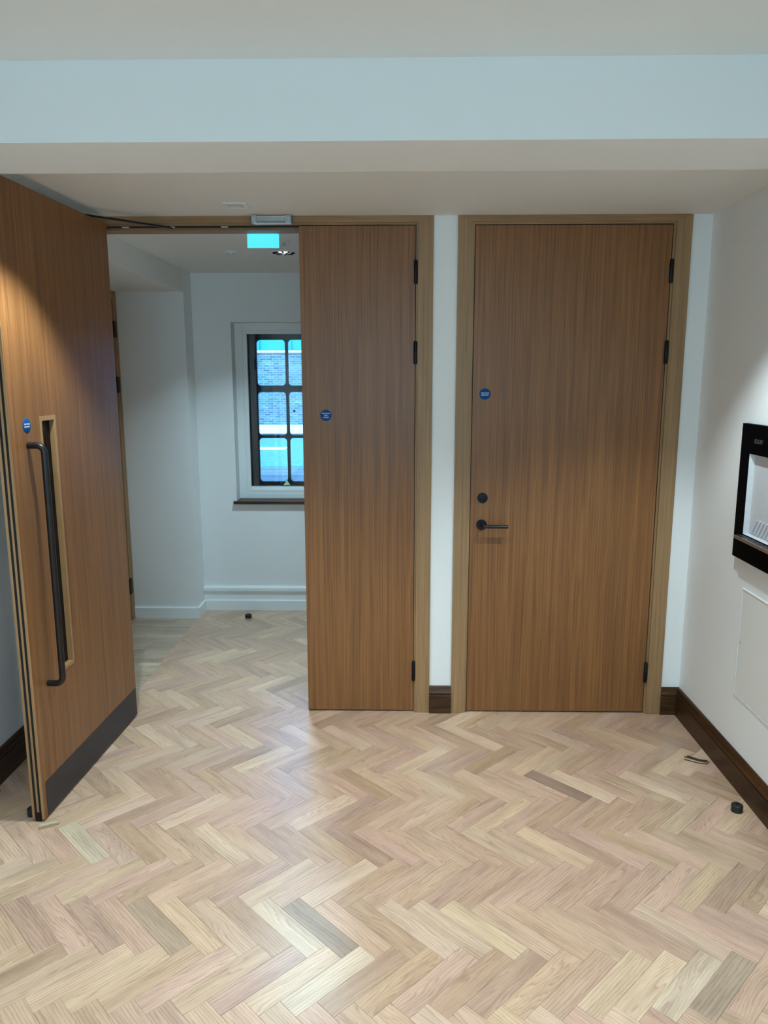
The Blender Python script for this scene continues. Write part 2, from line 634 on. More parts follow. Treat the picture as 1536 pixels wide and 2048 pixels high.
# lobby beyond the double doors
WX0, WX1, WZ0, WZ1 = -1.560, -0.640, 0.838, 2.130    # window opening
b = nb()
box(b, LXL - 0.15, WX0, LYB, LYB + 0.30, 0, 2.78)
box(b, WX1, LXR + 0.15, LYB, LYB + 0.30, 0, 2.78)
box(b, WX0, WX1, LYB, LYB + 0.30, 0, WZ0 - 0.02)
box(b, WX0, WX1, LYB, LYB + 0.30, WZ1, 2.78)
struct('wall_lobby_far', b, M['white'], 'white painted lobby wall with the window', 'wall')
SD0, SD1, SDZ = 0.58, 1.482, 2.262   # side door opening in the lobby's left wall
b = nb()
box(b, LXL - 0.15, LXL, 0.15, SD0, 0, 2.78)
box(b, LXL - 0.15, LXL, SD1, LYB, 0, 2.78)
box(b, LXL - 0.15, LXL, SD0, SD1, SDZ, 2.78)
struct('wall_lobby_left', b, M['white'], 'white painted lobby side wall behind the open door', 'wall')
struct('wall_sun_block', bx(LXL - 0.60, LXL - 0.45, 0.0, LYB + 0.30, -0.1, 2.78), M['white'], 'unseen white wall added beyond the lobby side door to block the sun', 'wall')  # unseen wall added to keep sun from leaking past the side door
struct('wall_lobby_right', bx(LXR, LXR + 0.15, 0.15, LYB, 0, 2.78), M['white'], 'white lobby side wall hidden behind the closed leaf', 'wall')
struct('ceiling_lobby', bx(PX, LXR + 0.15, 0.15, LYB, LOBC, 2.78), M['ceiling'], 'white lobby ceiling with the round downlight', 'ceiling')
b = nb()
box(b, LXL, PX, PY, LYB, 0, 2.78)
struct('wall_lobby_pier', b, M['white'], 'white square pier projecting at the lobby far left corner', 'pier')
struct('ceiling_lobby_beam', bx(LXL, PX, 0.15, PY, PZ, 2.78), M['ceiling'], 'white boxed beam dropping along the lobby left side', 'beam')

# white lobby skirtings
def skirt_poly(t, h):
    return [(0, 0), (-t, 0), (-t, h - 0.006), (-t + 0.004, h), (0, h)]


b = nb()
prism(b, [(LYB + p[0], p[1]) for p in skirt_poly(0.022, 0.079)], 'x', PX, LXR)
struct('baseboard_lobby_far', b, M['white_trim'], 'white square-edged skirting under the lobby window', 'skirting')
b = nb()
prism(b, [(LYB, 0.079), (LYB - 0.010, 0.079), (LYB - 0.010, 0.148), (LYB - 0.022, 0.150), (LYB - 0.022, 0.172), (LYB - 0.014, 0.184), (LYB, 0.186)], 'x', PX, LXR)
struct('trim_lobby_far', b, M['white_trim'], 'white upper ledge running along above the lobby skirting', 'moulding')
b = nb()
prism(b, [(PY + p[0], p[1]) for p in skirt_poly(0.016, 0.081)], 'x', LXL, PX)
prism(b, [(PX - p[0], p[1]) for p in skirt_poly(0.016, 0.081)], 'y', PY - 0.016, LYB - 0.022)
struct('baseboard_lobby_pier', b, M['white_trim'], 'white skirting wrapping the lobby corner pier', 'skirting')

# dark oak skirtings of the room: plain face, groove, then a rounded moulded top
def dark_poly():
    return [(0, 0), (-0.020, 0), (-0.020, 0.098), (-0.016, 0.101), (-0.016, 0.107), (-0.021, 0.110), (-0.021, 0.116),
            (-0.017, 0.122), (-0.013, 0.134), (-0.011, 0.144), (-0.006, 0.148), (0, 0.148)]


b = nb()
prism(b, [(XR + p[0], p[1]) for p in dark_poly()], 'y', -6.6, -0.020)
struct('baseboard_right', b, M['dark_y'], 'dark brown moulded oak skirting along the fountain wall', 'skirting')
b = nb()
prism(b, [(XL - p[0], p[1]) for p in dark_poly()], 'y', -6.6, 0)
struct('baseboard_left', b, M['dark_y'], 'dark brown moulded oak skirting in shade behind the open door', 'skirting')
b = nb()
prism(b, [p for p in dark_poly()], 'x', -0.198, -0.084)
struct('baseboard_back_middle', b, M['dark_x'], 'short dark oak skirting block between the two door frames', 'skirting')
b = nb()
prism(b, [p for p in dark_poly()], 'x', 1.014, XR)
struct('baseboard_back_right', b, M['dark_x'], 'short dark oak skirting block in the corner right of the single door', 'skirting')

# ------------------------------------------------------------------ parquet floor
floor = struct('floor', bx(LXL - 0.15, XR + 0.15, -6.75, LYB + 0.30, -0.08, -0.012), M['joint'], 'pale oak herringbone parquet floor running through to the lobby', 'floor')
random.seed(11)
BL, BW = 0.3058, 0.0745
S2 = math.sqrt(0.5)
U = Vector((S2, -S2))
V = Vector((S2, S2))
ORG = Vector((-0.7525, -1.506))


def px_of(x, y, z=0.0):
    d = Vector((x, y, z)) - CAM
    w = d.dot(cf)
    if w < 0.05:
        return None
    return (768 + 1506.393 * d.dot(cr) / w, 1024 + 1506.393 * d.dot(cd) / w, w)


def seen(x, y):
    p = px_of(x, y)
    if p is None or not (-25 < p[0] < 1561 and p[1] < 2075):
        return False
    if y > 0.0:
        t = (0.0 - CAM.y) / (y - CAM.y)
        xd = CAM.x + (x - CAM.x) * t
        return -1.75 < xd < -0.83
    if x > XR - 0.01 or x < XL:
        return False
    if y < -0.05 and y > -1.0:      # behind the open leaf
        xl = -1.73 - 0.047 * (-0.068 - y)
        if x < xl - 0.28:
            return False
    return True


BLOCK_TINTS = [(0.60, 0.46, 0.33), (0.64, 0.50, 0.36), (0.57, 0.43, 0.31), (0.66, 0.53, 0.39), (0.60, 0.45, 0.34),
               (0.55, 0.41, 0.295), (0.62, 0.48, 0.36), (0.68, 0.55, 0.41), (0.585, 0.44, 0.33), (0.61, 0.45, 0.35), (0.52, 0.39, 0.29)]
# individual blocks that stand out in the photograph, by the plan position of their centre
SPECIAL = [((0.327, -0.725), (0.36, 0.27, 0.215)), ((-0.624, -1.588), (0.37, 0.29, 0.22)), ((-0.573, -1.806), (0.67, 0.575, 0.44)),
           ((-1.562, -1.153), (0.655, 0.60, 0.46)), ((-0.835, -1.588), (0.50, 0.37, 0.27)), ((-0.075, -1.59), (0.66, 0.54, 0.38)),
           ((0.585, -1.80), (0.45, 0.37, 0.28)), ((0.10, -0.52), (0.47, 0.355, 0.24)), ((-0.73, -1.59), (0.665, 0.565, 0.43)),
           ((0.48, -1.79), (0.665, 0.57, 0.445)), ((0.56, -1.06), (0.46, 0.36, 0.26)), ((0.76, -1.05), (0.50, 0.385, 0.27)),
           ((-0.52, -0.73), (0.49, 0.36, 0.25)), ((0.75, -0.78), (0.54, 0.41, 0.28)), ((-1.13, -1.60), (0.47, 0.375, 0.28)),
           ((-1.42, -1.16), (0.58, 0.45, 0.36))]


def tint_of(x, y, rnd):
    for (p, c) in SPECIAL:
        if abs(p[0] - x) < 0.042 and abs(p[1] - y) < 0.042:
            return (c[0] * 0.90, c[1] * 0.79, c[2] * 0.735)
    c = rnd.choice(BLOCK_TINTS)
    c = (c[0] * 0.90, c[1] * 0.78, c[2] * 0.735)
    k = rnd.uniform(0.90, 1.07)
    w = rnd.uniform(-0.012, 0.012)
    return (c[0] * k, c[1] * k + w * 0.4, c[2] * k - w)


def block_mesh(name, L, W, T=0.014, ch=0.0006):
    """one block lying along x, chamfered top arrises; origin at its centre, top at z = 0."""
    bm = nb()
    g = 0.00025
    hx, hy = L / 2 - g, W / 2 - g
    lo = [bm.verts.new((sx * hx, sy * hy, -T)) for sx, sy in ((-1, -1), (1, -1), (1, 1), (-1, 1))]
    mi = [bm.verts.new((sx * hx, sy * hy, -ch)) for sx, sy in ((-1, -1), (1, -1), (1, 1), (-1, 1))]
    hi = [bm.verts.new((sx * (hx - ch), sy * (hy - ch), 0)) for sx, sy in ((-1, -1), (1, -1), (1, 1), (-1, 1))]
    for a, c in ((lo, mi), (mi, hi)):
        for i in range(4):
            j = (i + 1) % 4
            bm.faces.new((a[i], a[j], c[j], c[i]))
    bm.faces.new(hi)
    bm.faces.new(list(reversed(lo)))
    me = bpy.data.meshes.new(name)
    bm.to_mesh(me)
    bm.free()
    me.materials.append(M['parquet'])
    return me


def clip_poly(poly, axis, val, keep_gt):
    out = []
    for i in range(len(poly)):
        a, c = poly[i], poly[(i + 1) % len(poly)]
        ia = (a[axis] > val) == keep_gt
        ic = (c[axis] > val) == keep_gt
        if ia:
            out.append(a)
        if ia != ic:
            t = (val - a[axis]) / (c[axis] - a[axis])
            out.append((a[0] + (c[0] - a[0]) * t, a[1] + (c[1] - a[1]) * t))
    return out


def clipped_mesh(name, poly, cx, cy, ang):
    """a block cut along a wall or the board border: polygon in plan turned into block space."""
    bm = nb()
    ca, sa = math.cos(-ang), math.sin(-ang)
    loc = [((p[0] - cx) * ca - (p[1] - cy) * sa, (p[0] - cx) * sa + (p[1] - cy) * ca) for p in poly]
    hi = [bm.verts.new((p[0], p[1], 0)) for p in loc]
    lo = [bm.verts.new((p[0], p[1], -0.014)) for p in loc]
    bm.faces.new(hi)
    bm.faces.new(list(reversed(lo)))
    k = len(loc)
    for i in range(k):
        j = (i + 1) % k
        bm.faces.new((hi[i], lo[i], lo[j], hi[j]))
    bmesh.ops.recalc_face_normals(bm, faces=bm.faces)
    me = bpy.data.meshes.new(name)
    bm.to_mesh(me)
    bm.free()
    me.materials.append(M['parquet'])
    return me


blocks = []
for i in range(-70, 71):
    for j in range(-16, 17):
        for typ in (0, 1):
            base = ORG + (U + V) * (BW * i) + (U - V) * (BL * j)
            if typ == 0:
                c = base + U * (BL / 2) + V * (BW / 2)
                ang = -PI / 4
                L, W = BL, BW
                cs = [base, base + U * BL, base + U * BL + V * BW, base + V * BW]
            else:
                b0 = base + U * BL + V * (BW - BL)
                c = b0 + U * (BW / 2) + V * (BL / 2)
                ang = PI / 4
                L, W = BL, BW
                cs = [b0, b0 + U * BW, b0 + U * BW + V * BL, b0 + V * BL]
            poly = [(p.x, p.y) for p in cs]
            if not (XL - 0.05 < c.x < XR + 0.08 and -6.62 < c.y < LYB + 0.05):
                continue
            cut = False
            if c.y > -0.15 and min(p[0] for p in poly) < PX and max(p[1] for p in poly) > 0.075:
                if min(p[1] for p in poly) < 0.075 and max(p[0] for p in poly) < PX + 0.02:
                    poly = clip_poly(poly, 1, 0.075, False)
                else:
                    poly = clip_poly(poly, 0, PX, True)
                cut = True
            for (ax, val, gt) in ((0, XL + 0.012, True), (0, XR - 0.012, False), (1, LYB - 0.014, False)):
                if poly and (min(p[ax] for p in poly) < val) == gt or poly and not gt and max(p[ax] for p in poly) > val:
                    poly = clip_poly(poly, ax, val, gt)
                    cut = True
            if len(poly) < 3:
                continue
            area = abs(sum(poly[k][0] * poly[(k + 1) % len(poly)][1] - poly[(k + 1) % len(poly)][0] * poly[k][1] for k in range(len(poly)))) / 2
            if area < 2e-4:
                continue
            mx = sum(p[0] for p in poly) / len(poly)
            my = sum(p[1] for p in poly) / len(poly)
            vis = any(seen(p[0], p[1]) for p in poly) or seen(mx, my)
            pp = px_of(mx, my)
            size = area / (pp[2] ** 3) if (vis and pp) else 0
            blocks.append((size, c.x, c.y, ang, poly if cut else None))
blocks.sort(key=lambda t: -t[0])
n_vis = sum(1 for t in blocks if t[0] > 0)
print('PARQUET blocks', len(blocks), 'in view', n_vis)
me_block = block_mesh('parquet_block', BL, BW)
fv, ff, f_pos, f_tint, f_cut = [], [], [], [], []
for k, (size, cx, cy, ang, poly) in enumerate(blocks):
    rnd = random.Random(int((cx + 9) * 1000) * 7919 + int((cy + 9) * 1000))
    col = tint_of(cx, cy, rnd)
    dz = rnd.uniform(-0.00015, 0.0)
    if k < 300 and size > 0:
        me = me_block if poly is None else clipped_mesh('parquet_block_cut', poly, cx, cy, ang)
        o = bpy.data.objects.new('parquet_block', me)
        o.location = (cx, cy, dz)
        o.rotation_euler = (0, 0, ang + (PI if rnd.random() < 0.5 and poly is None else 0))
        o.color = (*col, 1)
        C.objects.link(o)
        o.parent = floor
    else:
        ca, sa = math.cos(ang), math.sin(ang)
        if poly is None:
            hx, hy = BL / 2 - 0.0003, BW / 2 - 0.0003
            poly = [(cx + sx * hx * ca - sy * hy * sa, cy + sx * hx * sa + sy * hy * ca) for sx, sy in ((-1, -1), (1, -1), (1, 1), (-1, 1))]
        r = rnd.random()
        i0 = len(fv)
        kk = len(poly)
        for zz in (dz, -0.012):
            for p in poly:
                fv.append((p[0], p[1], zz))
                dx, dy = p[0] - cx, p[1] - cy
                f_pos.append((dx * ca + dy * sa, -dx * sa + dy * ca, 0))
                f_tint.append((*col, 1))
                f_cut.append(r)
        ff.append([i0 + q for q in range(kk)])
        for q in range(kk):
            q2 = (q + 1) % kk
            ff.append([i0 + q, i0 + kk + q, i0 + kk + q2, i0 + q2])
me = bpy.data.meshes.new('parquet_field')
me.from_pydata(fv, [], ff)
at = me.attributes.new('grain_pos', 'FLOAT_VECTOR', 'POINT')
at.data.foreach_set('vector', [v for p in f_pos for v in p])
at = me.attributes.new('tint', 'FLOAT_COLOR', 'POINT')
at.data.foreach_set('color', [v for p in f_tint for v in p])
at = me.attributes.new('cut', 'FLOAT', 'POINT')
at.data.foreach_set('value', f_cut)
me.materials.append(M['parquet_far'])
o = bpy.data.objects.new('parquet_field', me)
C.objects.link(o)
o.parent = floor
o['kind'] = 'stuff'
# straight boards in the alcove left of the lobby, cut off at the pier line
rb = random.Random(5)
yb, row = 0.075, 0
while yb < PY - 0.01:
    x1 = PX
    y1 = min(yb + BW, PY)
    first = True
    while x1 > LXL + 0.02:
        Lb = BL * (rb.uniform(0.35, 0.9) if first else 1.0)
        x0 = max(x1 - Lb, LXL)
        first = False
        poly = [(x0 + 0.0003, yb + 0.0003), (x1 - 0.0003, yb + 0.0003), (x1 - 0.0003, y1 - 0.0003), (x0 + 0.0003, y1 - 0.0003)]
        cx, cy = (x0 + x1) / 2, (yb + y1) / 2
        o = bpy.data.objects.new('floor_board', clipped_mesh('floor_board', poly, cx, cy, 0))
        o.location = (cx, cy, 0)
        c = rb.choice(BLOCK_TINTS)
        k = rb.uniform(0.66, 0.84)
        o.color = (c[0] * k, c[1] * k, c[2] * k, 1)
        C.objects.link(o)
        o.parent = floor
        x1 = x0
    yb += BW
    row += 1

# ------------------------------------------------------------------ oak door frames
def mitre_upright(x_in, x_out, z_in, z_out, y0, y1):
    """architrave upright with a mitred top; x_in is the edge at the opening."""
    return prism(nb(), [(x_in, 0.001), (x_out, 0.001), (x_out, z_out), (x_in, z_in)], 'y', y0, y1)


def mitre_head(xi0, xi1, xo0, xo1, z_in, z_out, y0, y1):
    return prism(nb(), [(xi0 + 0.0010, z_in), (xi1 - 0.0010, z_in), (xo1 - 0.0010, z_out), (xo0 + 0.0010, z_out)], 'y', y0 + 0.0004, y1)


ZI, ZO = 2.4665, 2.4965
YA = -0.010
t = thing('trim_1', (0, 0, 0), 0, 'oak frame around the double doors, mitred at the corners', 'door frame', kind='structure')
build('architrave', mitre_upright(-0.2712, -0.1985, ZI, ZO, YA, 0.004), M['oak_v'], t)
build('architrave', mitre_upright(-1.836, -1.909, ZI, ZO, YA, 0.004), M['oak_v'], t)
build('head_architrave', mitre_head(-1.836, -0.2712, -1.909, -0.1985, ZI, ZO, YA, 0.004), M['oak_h'], t)
build('jamb', bx(-0.2805, -0.262, 0.0, 0.15, 0.001, 2.470), M['oak_v'], t)
build('jamb', bx(-1.845, -1.827, 0.0, 0.15, 0.001, 2.470), M['oak_v'], t)
build('head_lining', bx(-1.827, -0.2805, 0.0, 0.15, 2.4565, 2.470), M['oak_h'], t)
build('head_stop', bx(-1.827, -0.2805, 0.057, 0.15, 2.445, 2.4565, bev=0.001), M['oak_h'], t)
build('jamb_stop', bx(-1.827, -1.815, 0.057, 0.15, 0.001, 2.445), M['oak_v'], t)
build('jamb_stop', bx(-0.2925, -0.2805, 0.057, 0.15, 0.001, 2.445), M['oak_v'], t)
build('head_seal', bx(-1.815, -0.84, 0.008, 0.052, 2.4555, 2.4564), M['seal'], t)
for cx_ in (-1.672, -1.452, -1.196):
    build('seal_clip', bx(cx_ - 0.016, cx_ + 0.016, 0.016, 0.034, 2.4525, 2.4560, bev=0.001), M['clip'], t)

build('gap_shade_seal', bx(-0.2835, -0.2804, 0.006, 0.05, 0.004, 2.4560), M['seal'], t)  # black seal fills the leaf gap, its colour also stands in for the shade there
build('gap_shade_seal', bx(-0.8375, -0.2810, 0.006, 0.05, 2.4532, 2.4566), M['seal'], t)
t = thing('trim_2', (0, 0, 0), 0, 'oak frame around the single door, mitred at the corners', 'door frame', kind='structure')
build('architrave', mitre_upright(-0.0132, -0.0837, ZI, ZO, YA, 0.004), M['oak_v'], t)
build('architrave', mitre_upright(0.9395, 1.0135, ZI, ZO, YA, 0.004), M['oak_v'], t)
build('head_architrave', mitre_head(-0.0132, 0.9395, -0.0837, 1.0135, ZI, ZO, YA, 0.004), M['oak_h'], t)
build('jamb', bx(-0.022, -0.0035, 0.0, 0.15, 0.001, 2.470), M['oak_v'], t)
build('jamb', bx(0.9295, 0.949, 0.0, 0.15, 0.001, 2.470), M['oak_v'], t)
build('head_lining', bx(-0.0035, 0.9295, 0.0, 0.15, 2.4565, 2.470), M['oak_h'], t)
build('head_stop', bx(-0.0035, 0.9295, 0.060, 0.15, 2.440, 2.4565), M['oak_h'], t)
build('jamb_stop', bx(-0.0035, 0.011, 0.060, 0.15, 0.001, 2.440), M['oak_v'], t)
build('jamb_stop', bx(0.915, 0.9295, 0.060, 0.15, 0.001, 2.440), M['oak_v'], t)


for (x0, x1, z0, z1) in ((-0.0036, -0.0003, 0.004, 2.456), (0.9263, 0.9296, 0.004, 2.456), (-0.0003, 0.9263, 2.4532, 2.4566)):
    build('gap_shade_seal', bx(x0, x1, 0.006, 0.05, z0, z1), M['seal'], t)  # black seals round the single door, darkening the gap in place of its shade


def hinge_bm(h=0.112, r=0.0088):
    """black lift-off hinge seen from the room: two knuckles with rounded finials, and the thin leaves let into leaf and jamb."""
    bm = nb()
    lathe(bm, [(0, -h / 2), (r * 0.7, -h / 2 + 0.001), (r, -h / 2 + 0.006), (r, -0.0012), (r * 0.82, -0.0006), (r * 0.82, 0.0006), (r, 0.0012), (r, h / 2 - 0.006), (r * 0.7, h / 2 - 0.001), (0, h / 2)], 14)
    box(bm, -0.0014, 0.0014, 0.0, 0.030, -h / 2 + 0.004, h / 2 - 0.004)
    return bm


HINGE_Z = (2.241, 1.864, 0.230)


def round_sign(parent, loc, right, normal, lines, r=0.0275):
    """round blue notice: disc and white capitals."""
    right, normal = Vector(right), Vector(normal)
    up = Vector((0, 0, 1))
    mt = Matrix((right, up, normal)).transposed().to_4x4()
    bm = lathe(nb(), [(0, 0), (r, 0), (r, 0.0012), (r - 0.0008, 0.0018), (0, 0.0018)], 40, Matrix.Translation(Vector(loc)) @ mt)
    s = build('notice', bm, M['blue'], parent, smooth=True, label='round blue notice with white capitals')
    n_ = len(lines)
    tx = None
    for i, ln in enumerate(lines):
        o_ = Vector(loc) + normal * 0.0020 + up * ((n_ - 1) / 2 - i) * 0.0098
        bb = text_bm(ln, 0.0076, right, up, normal, o_, bold=0.00015)
        tx = bb if tx is None else join(tx, bb)
    build('lettering', tx, M['sign_white'], s)
    return s


# fixed leaf of the double doors
d2 = thing('door_2', (-0.838, 0.0, 0.0), 0, 'narrow closed oak door leaf beside the open doorway', 'door', kind='structure')
build('leaf', bx(0, 0.5545, 0.002, 0.056, 0.008, 2.453, bev=0.0012), M['veneer'], d2)
build('edge_seal', bx(-0.0012, 0.0005, 0.016, 0.026, 0.02, 2.44), M['seal'], d2)
build('edge_seal', bx(-0.0012, 0.0005, 0.034, 0.044, 0.02, 2.44), M['seal'], d2)
for hz in HINGE_Z:
    hg = build('hinge', hinge_bm(), M['black'], d2, smooth=True)
    hg.location = (0.5558, -0.0055, hz)
round_sign(d2, (0.116, 0.002, 1.561), (1, 0, 0), (0, -1, 0), ['FIRE DOOR', 'KEEP', 'LOCKED'])

# single door
d3 = thing('door_3', (0.0, 0.0, 0.0), 0, 'closed oak single door with a black lever handle', 'door', kind='structure')
build('leaf', bx(0, 0.926, 0.002, 0.056, 0.008, 2.453, bev=0.0012), M['veneer'], d3)
for hz in HINGE_Z:
    hg = build('hinge', hinge_bm(), M['black'], d3, smooth=True)
    hg.location = (0.9278, -0.0055, hz)
round_sign(d3, (0.061, 0.002, 1.665), (1, 0, 0), (0, -1, 0), ['FIRE DOOR', 'KEEP SHUT'])
bm = lathe(nb(), [(0, 0), (0.0255, 0), (0.0255, 0.006), (0.0235, 0.008), (0.010, 0.008), (0.009, 0.0085), (0, 0.0085)], 36, Matrix.Translation((0.060, 0.002, 1.149)) @ RX)
es = build('lock_escutcheon', bm, M['black'], d3, smooth=True)
hd = build('lever_handle', lathe(nb(), [(0, 0), (0.0265, 0), (0.0265, 0.006), (0.0245, 0.008), (0.0115, 0.008), (0.0105, 0.010), (0, 0.010)], 36, Matrix.Translation((0.058, 0.002, 1.012)) @ RX), M['black'], d3, smooth=True)
bm = tube(nb(), arc_path((0.058, -0.004, 1.012), (0.058, -0.052, 1.012), (0.185, -0.052, 1.0115), 0.016, 8), 0.0092, 18)
build('lever', bm, M['bronze'], hd, smooth=True)

# open leaf, local x runs from the hinge edge to the free edge, local y out of the visible face
A = Vector((-1.730, -0.068, 0))
d1 = thing('door_1', A, math.atan2(-0.955, -0.045), 'wide open oak door leaf with a long pull handle and slot window', 'door', kind='structure')
LW = 0.957
VX0, VX1, VZ0, VZ1 = 0.622, 0.746, 0.540, 1.600
def leaf_with_slot():
    """one solid leaf with the slot cut through: front and back faces split round the slot."""
    bm = nb()
    y0, y1 = -0.050, 0.0
    xs, zs = [0.0, VX0, VX1, LW], [0.010, VZ0, VZ1, 2.453]
    grid = {}
    for yi, y in enumerate((y0, y1)):
        for i, x in enumerate(xs):
            for k, z in enumerate(zs):
                grid[yi, i, k] = bm.verts.new((x, y, z))
    for yi in (0, 1):
        for i in range(3):
            for k in range(3):
                if i == 1 and k == 1:
                    continue
                bm.faces.new((grid[yi, i, k], grid[yi, i + 1, k], grid[yi, i + 1, k + 1], grid[yi, i, k + 1]))
    for i in range(3):
        for k in (0, 3):
            bm.faces.new((grid[0, i, k], grid[0, i + 1, k], grid[1, i + 1, k], grid[1, i, k]))
        for q in (0, 3):
            bm.faces.new((grid[0, q, i], grid[0, q, i + 1], grid[1, q, i + 1], grid[1, q, i]))
    for (a, c) in (((1, 1), (2, 1)), ((2, 1), (2, 2)), ((2, 2), (1, 2)), ((1, 2), (1, 1))):
        bm.faces.new((grid[0, a[0], a[1]], grid[0, c[0], c[1]], grid[1, c[0], c[1]], grid[1, a[0], a[1]]))
    return bm


build('leaf', leaf_with_slot(), M['veneer'], d1)
# lipped free edge: three oak strips with two black seals between
for (ya_, yb_) in ((-0.0498, -0.0395), (-0.0290, -0.0205), (-0.0105, -0.0002)):
    build('edge_lipping', bx(LW, LW + 0.0022, ya_, yb_, 0.010, 2.453), M['lipping'], d1)
for (ya_, yb_) in ((-0.0395, -0.0290), (-0.0205, -0.0105)):
    build('edge_seal', bx(LW, LW + 0.0008, ya_, yb_, 0.010, 2.453), M['seal'], d1)
b = bx(LW + 0.0008, LW + 0.005, -0.036, -0.012, 0.004, 0.040, bev=0.001)
box(b, LW - 0.04, LW + 0.003, -0.033, -0.016, 0.003, 0.010)
build('drop_seal', b, M['black'], d1)
# slot window: oak beads standing slightly proud round a deep slot, glass in the middle
vw = thing('vision_panel', (0, 0, 0))
vw.parent = d1
GX0, GX1, GZ0, GZ1 = 0.634, 0.732, 0.556, 1.582
for side in (1, -1):
    yf, yg = (0.002, -0.021) if side > 0 else (-0.052, -0.029)
    y_a, y_b = min(yf, yg), max(yf, yg)
    build('bead', bx(VX0, GX0, y_a, y_b, VZ0, VZ1, bev=0.0008), M['lipping'], vw)
    build('bead', bx(GX1, VX1, y_a, y_b, VZ0, VZ1, bev=0.0008), M['lipping'], vw)
    build('bead', bx(GX0, GX1, y_a, y_b, VZ0, GZ0, bev=0.0008), M['lipping'], vw)
    build('bead', bx(GX0, GX1, y_a, y_b, GZ1, VZ1, bev=0.0008), M['lipping'], vw)
b = nb()
for (x0, x1, z0, z1) in ((GX0 - 0.001, GX0 + 0.0012, GZ0, GZ1), (GX1 - 0.0012, GX1 + 0.001, GZ0, GZ1), (GX0 + 0.0012, GX1 - 0.0012, GZ0 - 0.001, GZ0 + 0.0012), (GX0 + 0.0012, GX1 - 0.0012, GZ1 - 0.0012, GZ1 + 0.001)):
    box(b, x0, x1, -0.0300, -0.0205, z0, z1)
build('glazing_seal', b, M['seal'], vw)
build('pane', bx(GX0 - 0.008, GX1 + 0.008, -0.0275, -0.0225, GZ0 - 0.008, GZ1 + 0.008), M['glass'], vw)
# pull handle
HU, HO, HT, HB = 0.846, 0.062, 1.496, 0.541
pts = arc_path((HU, -0.001, HT), (HU, HO, HT), (HU, HO, 1.0), 0.028, 9)
pts2 = arc_path((HU, HO, 1.0), (HU, HO, HB), (HU, -0.001, HB), 0.028, 9)
ph = build('pull_handle', tube(nb(), pts + pts2[1:], 0.0125, 20), M['bronze'], d1, smooth=True)
build('kick_plate', bx(0.006, 0.932, -0.0002, 0.0016, 0.012, 0.156, bev=0.0004), M['kick'], d1)
round_sign(d1, (0.843, 0.0, 1.571), (-1, 0, 0), (0, 1, 0), ['FIRE DOOR', 'KEEP SHUT'])
for hz in HINGE_Z:
    hg = build('hinge', hinge_bm(), M['black'], d1, smooth=True)
    hg.location = (-0.006, -0.054, hz)
# sliding closer arm from the leaf top into the frame head (in leaf space)
rz = d1.rotation_euler.z
def to_leaf(p):
    v = Vector(p) - A
    c_, s_ = math.cos(-rz), math.sin(-rz)
    return Vector((v.x * c_ - v.y * s_, v.x * s_ + v.y * c_, v.z))
ca0, ca1 = to_leaf((-1.772, -0.235, 2.462)), to_leaf((-1.452, 0.030, 2.4515))
def bar(bm, p0, p1, w, h):
    p0, p1 = Vector(p0), Vector(p1)
    tdir = (p1 - p0).normalized()
    sd = tdir.cross(Vector((0, 0, 1))).normalized() * w / 2
    upv = Vector((0, 0, h / 2))
    va = [bm.verts.new(p0 + s * sd + u * upv) for s, u in ((-1, -1), (1, -1), (1, 1), (-1, 1))]
    vb = [bm.verts.new(p1 + s * sd + u * upv) for s, u in ((-1, -1), (1, -1), (1, 1), (-1, 1))]
    for i in range(4):
        j = (i + 1) % 4
        bm.faces.new((va[i], va[j], vb[j], vb[i]))
    bm.faces.new(va)
    bm.faces.new(vb)
    return bm
bm = bar(nb(), ca0, ca1, 0.020, 0.006)
lathe(bm, [(0, 0), (0.013, 0), (0.013, 0.010), (0.011, 0.012), (0, 0.012)], 20, Matrix.Translation(ca0 + Vector((0, 0, -0.0092))))
lathe(bm, [(0, 0), (0.008, 0), (0.008, 0.008), (0, 0.008)], 16, Matrix.Translation(ca1 + Vector((0, 0, -0.004))))
build('closer_arm', bm, M['black'], d1, smooth=True)
b = bx(0.10, 0.36, -0.036, -0.014, 2.4525, 2.4535)
build('closer_cover', b, M['bronze'], d1)

# side door in the lobby, seen edge-on past the open leaf
t = thing('trim_3', (LXL, 0, 0), 0, 'oak frame of the lobby side door, seen edge on past the open leaf', 'door frame', kind='structure')
b = prism(nb(), [(SD1 - 0.004, 0.001), (SD1 + 0.062, 0.001), (SD1 + 0.062, PZ - 0.001), (SD1 - 0.004, PZ - 0.055)], 'x', -0.004, 0.014)
build('architrave', b, M['oak_v'], t)
b = prism(nb(), [(SD0 + 0.004, 0.001), (SD0 - 0.062, 0.001), (SD0 - 0.062, PZ - 0.001), (SD0 + 0.004, PZ - 0.055)], 'x', -0.004, 0.014)
build('architrave', b, M['oak_v'], t)
b = prism(nb(), [(SD0 + 0.004, PZ - 0.055), (SD1 - 0.004, PZ - 0.055), (SD1 + 0.062, PZ - 0.001), (SD0 - 0.062, PZ - 0.001)], 'x', -0.004, 0.014)
build('head_architrave', b, M['oak_h'], t)
build('jamb', bx(-0.15, 0.0, SD1 - 0.016, SD1, 0.001, SDZ), M['oak_v'], t)
build('jamb', bx(-0.15, 0.0, SD0, SD0 + 0.016, 0.001, SDZ), M['oak_v'], t)
build('head_lining', bx(-0.15, 0.0, SD0 + 0.016, SD1 - 0.016, SDZ - 0.016, SDZ), M['oak_h'], t)
d4 = thing('door_4', (LXL, SD0, 0), 0, 'closed oak door in the lobby side wall, seen edge on', 'door', kind='structure')
build('leaf', bx(-0.056, -0.002, 0.019, SD1 - SD0 - 0.019, 0.008, SDZ - 0.019, bev=0.001), M['veneer'], d4)
